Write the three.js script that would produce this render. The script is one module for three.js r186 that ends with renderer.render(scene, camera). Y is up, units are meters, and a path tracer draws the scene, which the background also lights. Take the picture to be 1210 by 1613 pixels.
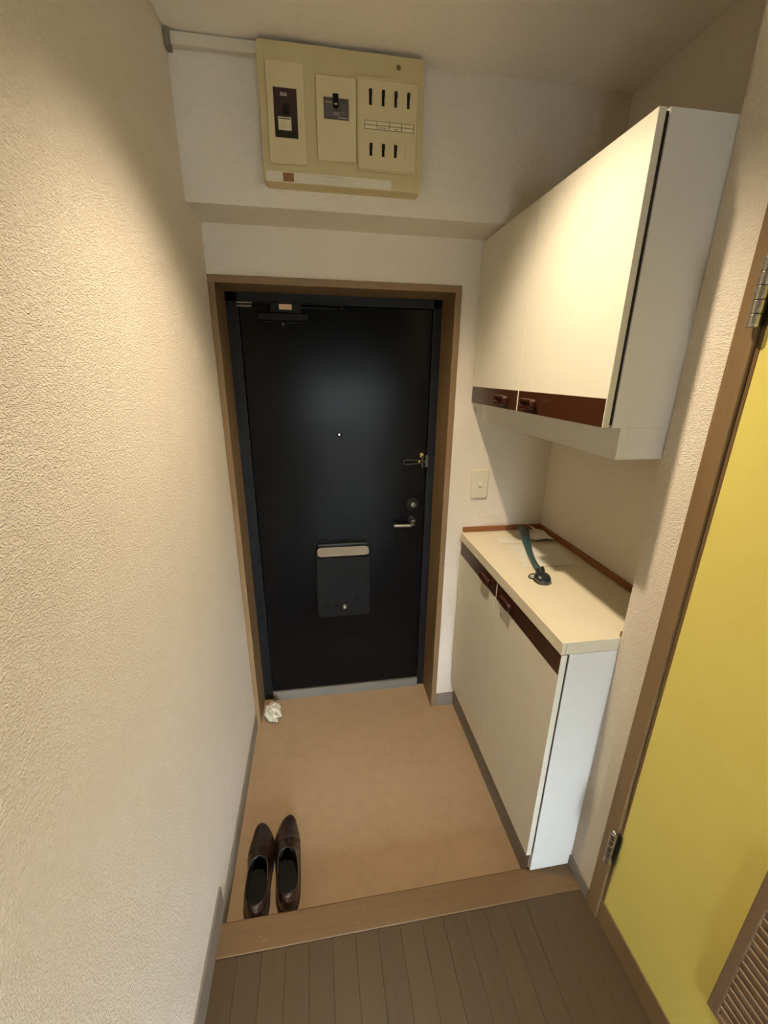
import * as THREE from 'three';
import { RoundedBoxGeometry } from 'three/addons/geometries/RoundedBoxGeometry.js';
import { mergeGeometries, mergeVertices } from 'three/addons/utils/BufferGeometryUtils.js';

// ---------------------------------------------------------------- camera, sky, exposure
const scene = new THREE.Scene();
const camera = new THREE.PerspectiveCamera(102.2, 1210 / 1613, 0.02, 60);
camera.position.set(0.3411, 1.6077, 1.6233);
camera.rotation.set(-0.3253, -0.1615, 0.0124, 'YXZ');
scene.background = new THREE.Color(0.81, 0.92, 1.02);          // overcast daylight, seen only through the living-room window
scene.backgroundIntensity = 60;
scene.environment = null;
const renderer = new THREE.WebGLRenderer({ antialias: true });
renderer.toneMapping = THREE.LinearToneMapping;
renderer.toneMappingExposure = 1.1;
renderer.shadowMap.enabled = true;
renderer.shadowMap.type = THREE.PCFSoftShadowMap;
const LAMP = { x: 0.545, y: 2.475, z: 0.70, r: 0.022, candela: 7.4, angle: 54, penumbra: 0.75, color: new THREE.Color().setRGB(1.0, 0.83, 0.60) };

// ---------------------------------------------------------------- helpers
let seed = 12345;
const rnd = () => { seed = (seed * 1664525 + 1013904223) >>> 0; return seed / 4294967296; };
const rr = (a, b) => a + (b - a) * rnd();
const names = new Map();
function numbered(n) { const k = names.get(n) || 0; names.set(n, k + 1); return k ? n + '_' + String(k).padStart(3, '0') : n; }
function metric(g) {                                            // uv in metres by the way each face points
  g = g.index ? g.toNonIndexed() : g;
  const p = g.attributes.position, uv = new Float32Array(p.count * 2);
  const a = new THREE.Vector3(), b = new THREE.Vector3(), c = new THREE.Vector3();
  for (let i = 0; i < p.count; i += 3) {
    a.fromBufferAttribute(p, i); b.fromBufferAttribute(p, i + 1); c.fromBufferAttribute(p, i + 2);
    const n = b.clone().sub(a).cross(c.clone().sub(a)), x = Math.abs(n.x), y = Math.abs(n.y), z = Math.abs(n.z);
    [a, b, c].forEach((v, j) => {
      const [u, w] = x >= y && x >= z ? [v.z, v.y] : y >= z ? [v.x, v.z] : [v.x, v.y];
      uv[(i + j) * 2] = u; uv[(i + j) * 2 + 1] = w;
    });
  }
  g.setAttribute('uv', new THREE.BufferAttribute(uv, 2));
  for (const k of Object.keys(g.attributes)) if (!['position', 'normal', 'uv'].includes(k)) g.deleteAttribute(k);
  return g;
}
function box(x0, x1, y0, y1, z0, z1, r = 0, seg = 2) {
  const w = x1 - x0, h = y1 - y0, d = z1 - z0;
  const g = r ? new RoundedBoxGeometry(w, h, d, seg, Math.min(r, w / 2.01, h / 2.01, d / 2.01)) : new THREE.BoxGeometry(w, h, d);
  g.translate((x0 + x1) / 2, (y0 + y1) / 2, (z0 + z1) / 2);
  return metric(g);
}
function cyl(x, y, z, r, len, axis = 'z', r2 = r, seg = 28) {   // centred on x, y, z
  const g = new THREE.CylinderGeometry(r2, r, len, seg);
  if (axis === 'z') g.rotateX(Math.PI / 2); if (axis === 'x') g.rotateZ(Math.PI / 2);
  g.translate(x, y, z); return metric(g);
}
function lathe(pts, x, y, z, axis = 'y', seg = 40) {
  const g = new THREE.LatheGeometry(pts.map(([a, b]) => new THREE.Vector2(a, b)), seg);
  if (axis === 'z') g.rotateX(Math.PI / 2); if (axis === 'x') g.rotateZ(-Math.PI / 2);
  g.translate(x, y, z); return metric(g);
}
function tube(pts, r, seg = 40, closed = false, rs = 10) {
  return metric(new THREE.TubeGeometry(new THREE.CatmullRomCurve3(pts.map((p) => new THREE.Vector3(...p)), closed, 'centripetal'), seg, r, rs, closed));
}
function rrect(s, w, h, r, cx = 0, cy = 0) {
  const x = cx - w / 2, y = cy - h / 2;
  s.moveTo(x + r, y); s.lineTo(x + w - r, y); s.absarc(x + w - r, y + r, r, -Math.PI / 2, 0); s.lineTo(x + w, y + h - r); s.absarc(x + w - r, y + h - r, r, 0, Math.PI / 2);
  s.lineTo(x + r, y + h); s.absarc(x + r, y + h - r, r, Math.PI / 2, Math.PI); s.lineTo(x, y + r); s.absarc(x + r, y + r, r, Math.PI, Math.PI * 1.5); return s;
}
function extrude(shape, depth, bevel = 0, seg = 10) {
  return new THREE.ExtrudeGeometry(shape, { depth, bevelEnabled: bevel > 0, bevelSize: bevel, bevelThickness: bevel, bevelSegments: 2, curveSegments: seg });
}
const origin = new WeakMap();
function tag(o, label, category, group, kind) { o.userData.label = label; o.userData.category = category; if (group) o.userData.group = group; if (kind) o.userData.kind = kind; return o; }
function thing(name, label, category, at = [0, 0, 0], group, kind) {
  const o = new THREE.Group(); o.name = numbered(name); o.position.set(...at); origin.set(o, at); scene.add(o);
  return tag(o, label, category, group, kind);
}
function part(name, geos, m, parent) {                          // geometry given in world coordinates; ONE mesh
  const list = Array.isArray(geos) ? geos : [geos];
  const g = (list.length > 1 ? mergeGeometries(list.map((q) => metric(q))) : metric(list[0])).clone();
  const at = origin.get(parent) || [0, 0, 0];
  g.translate(-at[0], -at[1], -at[2]);
  const o = new THREE.Mesh(g, m); o.name = parent === scene ? numbered(name) : name; o.castShadow = o.receiveShadow = true;
  origin.set(o, at); parent.add(o); return o;
}
function struct(name, geos, m, label, category) { return tag(part(name, geos, m, scene), label, category, null, 'structure'); }

// ---------------------------------------------------------------- procedural textures (tileable)
function lattice(n, m, s) { const a = new Float32Array(n * m); let q = s >>> 0; for (let i = 0; i < a.length; i++) { q = (q * 1664525 + 1013904223) >>> 0; a[i] = q / 4294967296; } return a; }
function noiseField(size, fx, fy, s) {                          // smooth value noise, fx by fy cells, wraps round
  const L = lattice(fx, fy, s), out = new Float32Array(size * size), sm = (t) => t * t * t * (t * (t * 6 - 15) + 10);
  for (let y = 0; y < size; y++) {
    const v = y / size * fy, j = Math.floor(v), b = sm(v - j), j1 = (j + 1) % fy;
    for (let x = 0; x < size; x++) {
      const u = x / size * fx, i = Math.floor(u), a = sm(u - i), i1 = (i + 1) % fx;
      out[y * size + x] = (L[j * fx + i] * (1 - a) + L[j * fx + i1] * a) * (1 - b) + (L[j1 * fx + i] * (1 - a) + L[j1 * fx + i1] * a) * b;
    }
  }
  return out;
}
const blend = (size, list) => { const o = new Float32Array(size * size); for (const [f, w] of list) for (let i = 0; i < o.length; i++) o[i] += f[i] * w; return o; };
function tex(size, fn, repeat, srgb) {
  const d = new Uint8Array(size * size * 4);
  for (let i = 0; i < size * size; i++) { const c = fn(i, i % size, Math.floor(i / size)); for (let k = 0; k < 3; k++) d[i * 4 + k] = Math.max(0, Math.min(255, c[k] * 255)); d[i * 4 + 3] = 255; }
  const t = new THREE.DataTexture(d, size, size); t.wrapS = t.wrapT = THREE.RepeatWrapping; t.magFilter = THREE.LinearFilter; t.minFilter = THREE.LinearMipmapLinearFilter; t.generateMipmaps = true;
  t.repeat.set(repeat[0], repeat[1]); if (srgb) t.colorSpace = THREE.SRGBColorSpace; t.needsUpdate = true; return t;
}
const hex = (h) => [(h >> 16 & 255) / 255, (h >> 8 & 255) / 255, (h & 255) / 255];
const mixc = (a, b, t) => a.map((v, k) => v + (b[k] - v) * t);

// wallpaper: embossed vinyl with short raised threads
const N = 1024;
const wpBump = (() => {
  const a = noiseField(N, 120, 190, 3), b = noiseField(N, 200, 260, 9), c = noiseField(N, 44, 70, 21), d = noiseField(N, 9, 11, 5);
  return tex(N, (i) => { const r1 = 1 - Math.abs(a[i] * 2 - 1), r2 = 1 - Math.abs(b[i] * 2 - 1); const v = 0.5 * r1 * r1 + 0.28 * r2 + 0.17 * c[i] + 0.05 * d[i]; return [v, v, v]; }, [1 / 0.42, 1 / 0.42]);
})();
const wpTone = (() => {
  const a = noiseField(512, 60, 90, 31), b = noiseField(512, 7, 6, 33), c = noiseField(512, 150, 190, 35);
  return tex(512, (i) => mixc(hex(0xded3c1), hex(0xe7dece), 0.35 * a[i] + 0.35 * b[i] + 0.3 * c[i]), [1 / 0.6, 1 / 0.6], true);
})();
const smoothTone = (c0, c1, s, rep) => { const a = noiseField(512, 5, 6, s), b = noiseField(512, 60, 60, s + 1), c = noiseField(512, 200, 200, s + 2); return tex(512, (i) => mixc(hex(c0), hex(c1), 0.4 * a[i] + 0.3 * b[i] + 0.3 * c[i]), [rep, rep], true); };
function woodTex(c0, c1, s, rep, along) {                       // fine straight grain; along = 'u' or 'v'
  const f = (q, w) => along === 'u' ? noiseField(512, q, w, s + q) : noiseField(512, w, q, s + q);
  const a = f(3, 60), b = f(5, 160), c = f(2, 14), d = f(20, 220);
  return tex(512, (i) => mixc(hex(c0), hex(c1), 0.35 * a[i] + 0.25 * b[i] + 0.25 * c[i] + 0.15 * d[i]), rep, true);
}
const std = (o) => new THREE.MeshStandardMaterial(o), phys = (o) => new THREE.MeshPhysicalMaterial(o);
const M = {};
M.wall = std({ map: wpTone, bumpMap: wpBump, bumpScale: 0.0017, roughness: 0.82 });
M.ceiling = std({ map: smoothTone(0xe8dfd0, 0xf0e9dc, 41, 1.5), bumpMap: wpBump, bumpScale: 0.0006, roughness: 0.9 });
M.casing = std({ map: woodTex(0x77603f, 0x886e4a, 51, [1 / 0.5, 1 / 0.9], 'v'), roughness: 0.5 });
M.casingFlat = std({ map: woodTex(0x77603f, 0x886e4a, 57, [1 / 0.9, 1 / 0.5], 'u'), roughness: 0.5 });
M.step = (() => {
  const a = noiseField(1024, 8, 60, 61), b = noiseField(1024, 14, 160, 62), c = noiseField(1024, 40, 5, 63), d = noiseField(1024, 90, 30, 64), e = noiseField(1024, 4, 3, 65);
  return std({ map: tex(1024, (i) => { const worn = Math.max(0, d[i] - 0.84) * 1.6 * (c[i] > 0.62 ? 1 : 0.2); return mixc(mixc(hex(0x634a2c), hex(0x735838), 0.4 * a[i] + 0.3 * b[i] + 0.3 * e[i]), hex(0x9c8a72), Math.min(0.6, worn)); }, [1 / 1.1, 1 / 0.35], true), roughness: 0.48 });
})();
M.plank = [0, 1, 2, 3].map((k) => std({ map: woodTex([0x3f2e15, 0x413016, 0x3e2d14, 0x423117][k], [0x4a371b, 0x4c391c, 0x49361a, 0x4e3b1e][k], 71 + k * 7, [1 / 0.12, 1 / 0.8], 'v'), roughness: 0.52 }));
M.seam = std({ color: 0x3c2e1c, roughness: 0.9 });
M.genkan = (() => {
  const a = noiseField(1024, 5, 5, 81), b = noiseField(1024, 40, 40, 82), c = noiseField(1024, 250, 250, 83), d = noiseField(1024, 11, 10, 84), e = noiseField(1024, 70, 60, 85);
  return std({ map: tex(1024, (i) => {
    const soil = Math.max(0, d[i] * 0.6 + e[i] * 0.4 - 0.56) * 2.2, speck = c[i] > 0.965 ? 0.5 : 0;
    return mixc(mixc(hex(0x9e8465), hex(0xac9272), 0.4 * a[i] + 0.35 * b[i] + 0.25 * c[i]), hex(0x8d7252), Math.min(0.3, soil * 0.22 + speck * 0.4));
  }, [1 / 1.0, 1 / 1.0], true), roughness: 0.62 });
})();
M.base = std({ map: smoothTone(0x776f62, 0x82796c, 91, 2), roughness: 0.55 });
M.steelDark = phys({ map: smoothTone(0x121314, 0x161719, 95, 3), roughness: 0.38, specularIntensity: 0.5 });
M.leaf = phys({ color: 0x0c0c0d, roughness: 0.22, specularIntensity: 0.24 });
M.black = phys({ color: 0x080808, roughness: 0.45, specularIntensity: 0.4 });
M.blackMatte = std({ color: 0x090909, roughness: 0.85 });
M.steel = std({ color: 0xb9b6ae, metalness: 1, roughness: 0.3 });
M.satin = std({ color: 0x7d796e, metalness: 1, roughness: 0.42 });
M.boxFront = phys({ color: 0x0d0d0d, roughness: 0.5, specularIntensity: 0.35 });
M.guard = std({ color: 0x5a564e, metalness: 1, roughness: 0.4 });
M.alu = std({ map: smoothTone(0x857f73, 0x968f81, 103, 4), metalness: 0.25, roughness: 0.5 });
M.threshold = std({ map: smoothTone(0x635e53, 0x736d61, 177, 4), metalness: 0.3, roughness: 0.5 });
M.brass = std({ color: 0xb59a5c, metalness: 1, roughness: 0.3 });
M.cabinet = std({ map: smoothTone(0xded8c6, 0xe4dfce, 107, 2), roughness: 0.4 });
M.cabinetSide = std({ map: smoothTone(0xdedcd4, 0xe5e3dc, 111, 2), roughness: 0.5 });
M.gap = std({ color: 0x2a2422, roughness: 0.9 });
M.band = phys({ map: woodTex(0x361a08, 0x43210b, 115, [1 / 0.8, 1 / 0.1], 'u'), roughness: 0.38, clearcoat: 0.25, clearcoatRoughness: 0.3 });
M.pull = phys({ color: 0x38190f, roughness: 0.25, clearcoat: 0.5 });
M.top = std({ map: smoothTone(0xdcd2b8, 0xe3dac1, 119, 2), roughness: 0.42 });
M.upstand = std({ map: woodTex(0x7d4a22, 0x91582a, 123, [1 / 0.6, 1 / 0.08], 'u'), roughness: 0.45 });
M.yellow = std({ map: smoothTone(0xe4d56e, 0xe9db78, 127, 3), roughness: 0.45 });
M.doorEdge = std({ color: 0x6f5738, roughness: 0.5 });
M.grille = std({ color: 0x80684f, roughness: 0.45 });
M.slat = std({ color: 0x8c7359, roughness: 0.4 });
M.panel = std({ map: smoothTone(0xbdad80, 0xc5b588, 131, 5), roughness: 0.45 });
M.panelCover = std({ map: smoothTone(0xc8b88e, 0xd0c097, 135, 5), roughness: 0.42 });
M.breaker = phys({ color: 0x2c1a1e, roughness: 0.3 });
M.conduit = std({ map: smoothTone(0xcfc5b0, 0xd8cfbc, 139, 4), roughness: 0.5 });
M.cap = std({ color: 0x7f7b62, roughness: 0.6 });
M.switchPlate = std({ map: smoothTone(0xd3cbb0, 0xdbd3b9, 143, 8), roughness: 0.35 });
M.rocker = std({ color: 0xded8c2, roughness: 0.3 });
M.leather = phys({ map: (() => { const a = noiseField(512, 6, 6, 151), b = noiseField(512, 120, 120, 152), c = noiseField(512, 30, 30, 153); return tex(512, (i) => mixc(hex(0x190d09), hex(0x2a1710), 0.5 * a[i] + 0.3 * c[i] + 0.2 * b[i]), [4, 4], true); })(),
  bumpMap: (() => { const b = noiseField(512, 90, 90, 154), c = noiseField(512, 30, 30, 155); return tex(512, (i) => { const v = 0.6 * b[i] + 0.4 * c[i]; return [v, v, v]; }, [8, 8]); })(), bumpScale: 0.0003, roughness: 0.36, clearcoat: 0.25, clearcoatRoughness: 0.25 });
M.lining = std({ color: 0x060505, roughness: 0.85, side: THREE.DoubleSide });
M.sole = std({ color: 0x14100e, roughness: 0.6 });
M.teal = phys({ map: smoothTone(0x1c4347, 0x23505a, 157, 6), roughness: 0.35, clearcoat: 0.3 });
M.navy = phys({ color: 0x18222b, roughness: 0.3, clearcoat: 0.4 });
M.cord = std({ color: 0x1a1710, roughness: 0.7 });
M.paper = std({ map: smoothTone(0xe4e1d8, 0xece9e1, 161, 5), roughness: 0.75, side: THREE.DoubleSide });
M.film = std({ map: smoothTone(0xe0dacb, 0xe6e1d4, 173, 5), roughness: 0.4, side: THREE.DoubleSide });
M.cloth = std({ map: smoothTone(0xc3bda9, 0xdbd6c6, 165, 20), roughness: 0.95, side: THREE.DoubleSide });
M.lampCan = std({ color: 0x5c5a55, roughness: 0.6 });
M.lampRing = std({ color: 0xe8e6e0, roughness: 0.4 });
M.bulb = std({ color: 0xffffff, emissive: LAMP.color, emissiveIntensity: 6, roughness: 0.5 });
M.glass = phys({ color: 0xffffff, roughness: 0.0, transmission: 1, thickness: 0, ior: 1.5 });
M.sash = std({ color: 0x8d8f90, metalness: 0.6, roughness: 0.45 });
M.concrete = std({ map: smoothTone(0x73726e, 0x7f7e79, 169, 1), roughness: 0.9 });

// ---------------------------------------------------------------- the setting
const CEIL = 2.4173, HALL = 0.0607, XR = 1.116, XB = 1.3255, ZC = 0.803, HZ = 2.5, RZ = 4.6;   // ceiling, hall floor, hall right wall, alcove back wall, alcove mouth, hall end, room end
struct('wall_left', box(-0.14, 0, -0.1, CEIL + 0.08, -0.32, HZ), M.wall, 'long cream wallpapered wall left of the entrance', 'wall');
struct('wall_front', [box(0.8823, XB, -0.1, CEIL + 0.08, -0.32, 0), box(0, 0.8823, 1.91, CEIL + 0.08, -0.32, 0), box(0, XB, 2.0577, CEIL + 0.02, 0, 0.1705)], M.wall, 'cream wallpapered wall around the black entrance door with a dropped beam above', 'wall');
struct('wall_alcove', box(XB, XB + 0.14, -0.1, CEIL + 0.08, -0.32, ZC), M.wall, 'cream wallpapered wall behind the shoe cabinet and wall cupboard', 'wall');
struct('wall_right', [box(XR, XB + 0.14, -0.1, CEIL + 0.08, ZC, 0.905), box(XR, XB + 0.14, 2.02, CEIL + 0.08, 0.905, 1.81), box(XR, XB + 0.14, -0.1, CEIL + 0.08, 1.81, HZ), box(1.24, XB + 0.14, -0.1, 2.02, 0.905, 1.81)], M.wall, 'narrow cream wallpapered wall between the cupboards and the yellow door', 'wall');
const hole = new THREE.Shape(); hole.moveTo(-0.14, -0.32); hole.lineTo(XB + 0.14, -0.32); hole.lineTo(XB + 0.14, HZ + 0.1); hole.lineTo(-0.14, HZ + 0.1); hole.closePath();
const ring = new THREE.Path(); ring.absarc(LAMP.x, LAMP.z, 0.078, 0, Math.PI * 2, true); hole.holes.push(ring);
const ceilGeo = extrude(hole, 0.08, 0, 40); ceilGeo.rotateX(Math.PI / 2); ceilGeo.translate(0, CEIL + 0.08, 0);
struct('ceiling', ceilGeo, M.ceiling, 'cream papered entrance ceiling above the breaker panel', 'ceiling');
struct('floor', box(0, XB, -0.1, 0, -0.32, 0.7914), M.genkan, 'beige sheet floor of the sunken entrance in front of the black door', 'floor');
const hallFloor = struct('floor_hall', box(0, XR + 0.14, -0.1, HALL - 0.003, 0.85, HZ + 0.1), M.seam, 'brown wood plank floor of the raised hallway', 'floor');
{ let k = 0; const w = XR / 17;
  for (let i = 0; i < 17; i++) {
    let z = 0.8744; let len = 0.35 + ((i * 7) % 5) * 0.22;
    while (z < HZ) { const z1 = Math.min(HZ, z + len); part('plank', box(i * w + 0.0002, (i + 1) * w - 0.0002, HALL - 0.004, HALL - 0.0002 * (k % 2), z + 0.0004, z1 - 0.0004, 0.0005, 1), M.plank[(i * 3 + k * 5) % 4], hallFloor); z = z1; len = 0.9; k++; }
  } }
struct('trim_1', box(0, XR, -0.05, HALL + 0.0008, 0.7914, 0.874, 0.004, 3), M.step, 'brown wooden step edge between the beige entrance floor and the hallway', 'step');
// entrance door casing: jambs and head
const casing = thing('trim_2', 'brown wooden casing around the black entrance door', 'door casing', [0.44, 0, 0], null, 'structure');
part('jamb', box(0.0008, 0.0221, 0, 1.8862, -0.1575, 0.008, 0.0015), M.casing, casing);
part('jamb', box(0.8584, 0.8823, 0, 1.8862, -0.1575, 0.008, 0.0015), M.casing, casing);
part('head', box(0.0008, 0.8823, 1.8862, 1.91, -0.1575, 0.008, 0.0015), M.casingFlat, casing);
const frame = thing('trim_3', 'dark painted steel frame holding the black entrance door', 'door frame', [0.44, 0, -0.2], null, 'structure');
part('jamb', [box(0.0008, 0.0655, 0, 1.8862, -0.25, -0.1575, 0.002), box(0.06, 0.085, 0, 1.8862, -0.25, -0.206)], M.steelDark, frame);
part('jamb', [box(0.8235, 0.8823, 0, 1.8862, -0.25, -0.1575, 0.002), box(0.80, 0.83, 0, 1.8862, -0.25, -0.206)], M.steelDark, frame);
part('head', [box(0.0008, 0.8823, 1.852, 1.91, -0.25, -0.1575, 0.002), box(0.06, 0.83, 1.83, 1.86, -0.25, -0.206)], M.steelDark, frame);
const sh = new THREE.Shape(); sh.moveTo(-0.147, 0); sh.lineTo(-0.1545, 0.0425); sh.lineTo(-0.157, 0.045); sh.lineTo(-0.25, 0.045); sh.lineTo(-0.25, 0); sh.closePath();
const sill = extrude(sh, 0.757, 0); sill.rotateY(-Math.PI / 2); sill.translate(0.823, 0, 0);
struct('trim_4', sill, M.threshold, 'grey metal threshold strip under the black entrance door', 'threshold');
struct('trim_5', [box(0.957, 1.3253, 0.9482, 0.9695, 0.0005, 0.0125, 0.002), box(1.3125, 1.325, 0.9482, 0.9695, 0.0125, ZC - 0.002, 0.002), box(1.1162, 1.3125, 0.9482, 0.9655, ZC - 0.0075, ZC - 0.0015, 0.002)], M.upstand, 'thin brown wooden upstand along the wall behind the worktop', 'trim');
struct('baseboard_front', box(0.8828, 0.9722, 0, 0.0727, 0.0005, 0.0075, 0.0015), M.base, 'short grey baseboard between the door casing and the shoe cabinet', 'baseboard');
struct('baseboard_left', box(0.0005, 0.0075, 0, 0.0727, 0.009, 0.7905, 0.0015), M.base, 'thin grey baseboard of the left wall beside the sunken entrance floor', 'baseboard');
{ const s = new THREE.Shape(); s.moveTo(0.7912, 0.0735); s.lineTo(0.757, 0.0735); s.lineTo(0.753, 0.157); s.lineTo(0.775, 0.1575); s.lineTo(HZ, 0.1575); s.lineTo(HZ, HALL + 0.001); s.lineTo(0.7912, HALL + 0.001); s.closePath();
  const g = extrude(s, 0.006, 0); g.rotateY(-Math.PI / 2); g.translate(0.0065, 0, 0);
  struct('baseboard_hall', g, M.base, 'grey baseboard of the left wall along the raised hallway floor', 'baseboard'); }
struct('baseboard_right', box(XR - 0.007, XR - 0.0005, HALL + 0.001, 0.1085, ZC + 0.0005, 0.904, 0.0015), M.base, 'short grey baseboard between the shoe cabinet and the yellow door', 'baseboard');
// casing of the yellow door, with its raised sill
const casing2 = thing('trim_6', 'brown wooden casing and raised sill around the yellow door', 'door casing', [1.15, HALL, 1.3], null, 'structure');
part('jamb', box(1.108, 1.238, HALL + 0.001, 2.018, 0.9055, 0.9475, 0.002), M.casing, casing2);
part('jamb', box(1.108, 1.238, HALL + 0.001, 2.018, 1.768, 1.8095, 0.002), M.casing, casing2);
part('head', box(1.108, 1.238, 1.978, 2.018, 0.9475, 1.768, 0.002), M.casingFlat, casing2);
part('sill', box(1.1135, 1.238, HALL + 0.001, 0.1475, 0.9475, 1.768, 0.002), M.casing, casing2);

// ---------------------------------------------------------------- living room beyond the hall: the daylight comes from its window
struct('wall_back', [box(-1.2, 0.06, -0.1, CEIL + 0.08, HZ, HZ + 0.1), box(1.06, 2.4, -0.1, CEIL + 0.08, HZ, HZ + 0.1), box(0.06, 1.06, 1.9, CEIL + 0.08, HZ, HZ + 0.1)], M.wall, 'cream wall at the far end of the hallway behind the camera', 'wall');
struct('floor_living', box(-1.2, 2.4, -0.1, HALL, HZ + 0.1, RZ), M.plank[1], 'brown floor of the living room behind the camera', 'floor');
struct('ceiling_living', box(-1.2, 2.4, CEIL, CEIL + 0.08, HZ + 0.1, RZ + 0.1), M.ceiling, 'white ceiling of the living room behind the camera', 'ceiling');
struct('wall_living_left', box(-1.34, -1.2, -0.1, CEIL + 0.08, HZ, RZ + 0.1), M.wall, 'left cream wall of the living room behind the camera', 'wall');
struct('wall_living_right', box(2.4, 2.54, -0.1, CEIL + 0.08, HZ, RZ + 0.1), M.wall, 'right cream wall of the living room behind the camera', 'wall');
struct('wall_window', [box(-1.2, 0.25, -0.1, CEIL + 0.08, RZ, RZ + 0.1), box(1.95, 2.4, -0.1, CEIL + 0.08, RZ, RZ + 0.1), box(0.25, 1.95, 2.0, CEIL + 0.08, RZ, RZ + 0.1), box(0.25, 1.95, -0.1, HALL + 0.05, RZ, RZ + 0.1)], M.wall, 'cream wall around the balcony window of the living room', 'wall');
const win = thing('window_1', 'wide two-pane balcony window lighting the living room', 'window', [1.1, HALL, RZ], null, 'structure');
for (const [x0, x1, z] of [[0.25, 1.12, RZ + 0.02], [1.08, 1.95, RZ + 0.06]]) {
  const s = part('sash', [box(x0, x0 + 0.04, 0.11, 2.0, z - 0.015, z + 0.015), box(x1 - 0.04, x1, 0.11, 2.0, z - 0.015, z + 0.015), box(x0 + 0.04, x1 - 0.04, 0.11, 0.16, z - 0.015, z + 0.015), box(x0 + 0.04, x1 - 0.04, 1.95, 2.0, z - 0.015, z + 0.015)], M.sash, win);
  const pane = new THREE.PlaneGeometry(x1 - x0 - 0.08, 1.79); pane.translate((x0 + x1) / 2, 1.055, z);
  part('pane', pane, M.glass, s).castShadow = false;
}
{ const t = thing('roller_blind', 'grey roller blind half drawn over the balcony window', 'blind', [1.1, 1.475, RZ - 0.02], null, 'structure');
  part('fabric', box(0.2, 2.0, 1.50, 2.06, RZ - 0.022, RZ - 0.02), M.base, t); part('bottom_bar', box(0.2, 2.0, 1.475, 1.50, RZ - 0.028, RZ - 0.014, 0.003), M.sash, t); part('roller', cyl(1.1, 2.085, RZ - 0.03, 0.025, 1.8, 'x'), M.sash, t); }
struct('floor_balcony', box(-1.5, 2.7, -0.2, 0.02, RZ + 0.1, RZ + 1.2), M.concrete, 'concrete balcony floor outside the living room window', 'balcony');
{ const t = thing('building', 'pale apartment block across the street from the balcony', 'building', [0.6, -9, 24], null, 'structure');
  part('facade', box(-22, 24, -9, 2.1, 22, 34), M.concrete, t);
  for (let i = 0; i < 12; i++) for (let j = 0; j < 3; j++) part('window', box(-20.6 + i * 3.7, -18.8 + i * 3.7, -7.6 + j * 3, -6.0 + j * 3, 21.94, 22.05), M.steelDark, t); }
struct('wall_balcony', box(-1.5, 2.7, -0.2, 0.78, RZ + 1.2, RZ + 1.3), M.concrete, 'concrete balcony parapet outside the living room window', 'parapet');

// ---------------------------------------------------------------- recessed ceiling lamp above the entrance (just out of the picture)
{ const t = thing('downlight', 'round recessed ceiling lamp above the entrance in front of the wall cupboard', 'lamp', [LAMP.x, CEIL, LAMP.z]);
  part('can', lathe([[0.0, 0.150], [0.076, 0.150], [0.076, 0.0], [0.073, 0.0], [0.073, 0.147], [0.0, 0.147]], LAMP.x, CEIL, LAMP.z), M.lampCan, t);
  part('trim_ring', lathe([[0.074, -0.003], [0.092, -0.002], [0.094, 0.0], [0.074, 0.0], [0.074, -0.003]], LAMP.x, CEIL - 0.0005, LAMP.z), M.lampRing, t);
  part('socket', cyl(LAMP.x, LAMP.y + 0.055, LAMP.z, 0.016, 0.06, 'y'), M.lampRing, t);
  const b = new THREE.SphereGeometry(LAMP.r, 28, 20); b.translate(LAMP.x, LAMP.y, LAMP.z);
  part('bulb', b, M.bulb, t).castShadow = false;
  const L = new THREE.SpotLight(LAMP.color, LAMP.candela, 0, LAMP.angle * Math.PI / 180, LAMP.penumbra, 2); L.name = 'bulb_light'; L.position.set(0, LAMP.y - CEIL, 0);
  L.castShadow = true; L.shadow.radius = LAMP.r / 0.02; L.shadow.mapSize.set(2048, 2048); L.shadow.bias = -0.0005; L.shadow.camera.near = 0.035; L.shadow.camera.far = 8; L.target.position.set(0, -1, 0); t.add(L); L.add(L.target); }

// ---------------------------------------------------------------- entrance door
const LZ = -0.163;                                              // face of the leaf
const door = thing('door_1', 'black steel entrance door with a mailbox and lever handle', 'door', [0.44, 0.046, LZ], null, 'structure');
{ const s = rrect(new THREE.Shape(), 0.749, 1.7985, 0.002, 0.4445, 0.94775), h = new THREE.Path(); h.absarc(0.435, 1.354, 0.005, 0, Math.PI * 2, true); s.holes.push(h);
  const g = extrude(s, 0.036, 0.002, 24); g.translate(0, 0, LZ - 0.038); part('leaf', g, M.leaf, door); }
{ const ph = part('peephole', lathe([[0.005, 0.003], [0.009, 0.003], [0.0115, 0.0], [0.005, 0.0]], 0.435, 1.354, LZ, 'z', 24), M.steelDark, door);   // a real hole through the leaf: daylight shows in it
  const g = new THREE.CircleGeometry(0.0049, 24); g.translate(0.435, 1.354, LZ + 0.001); part('peephole_glass', g, M.glass, ph).castShadow = false; }
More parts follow.
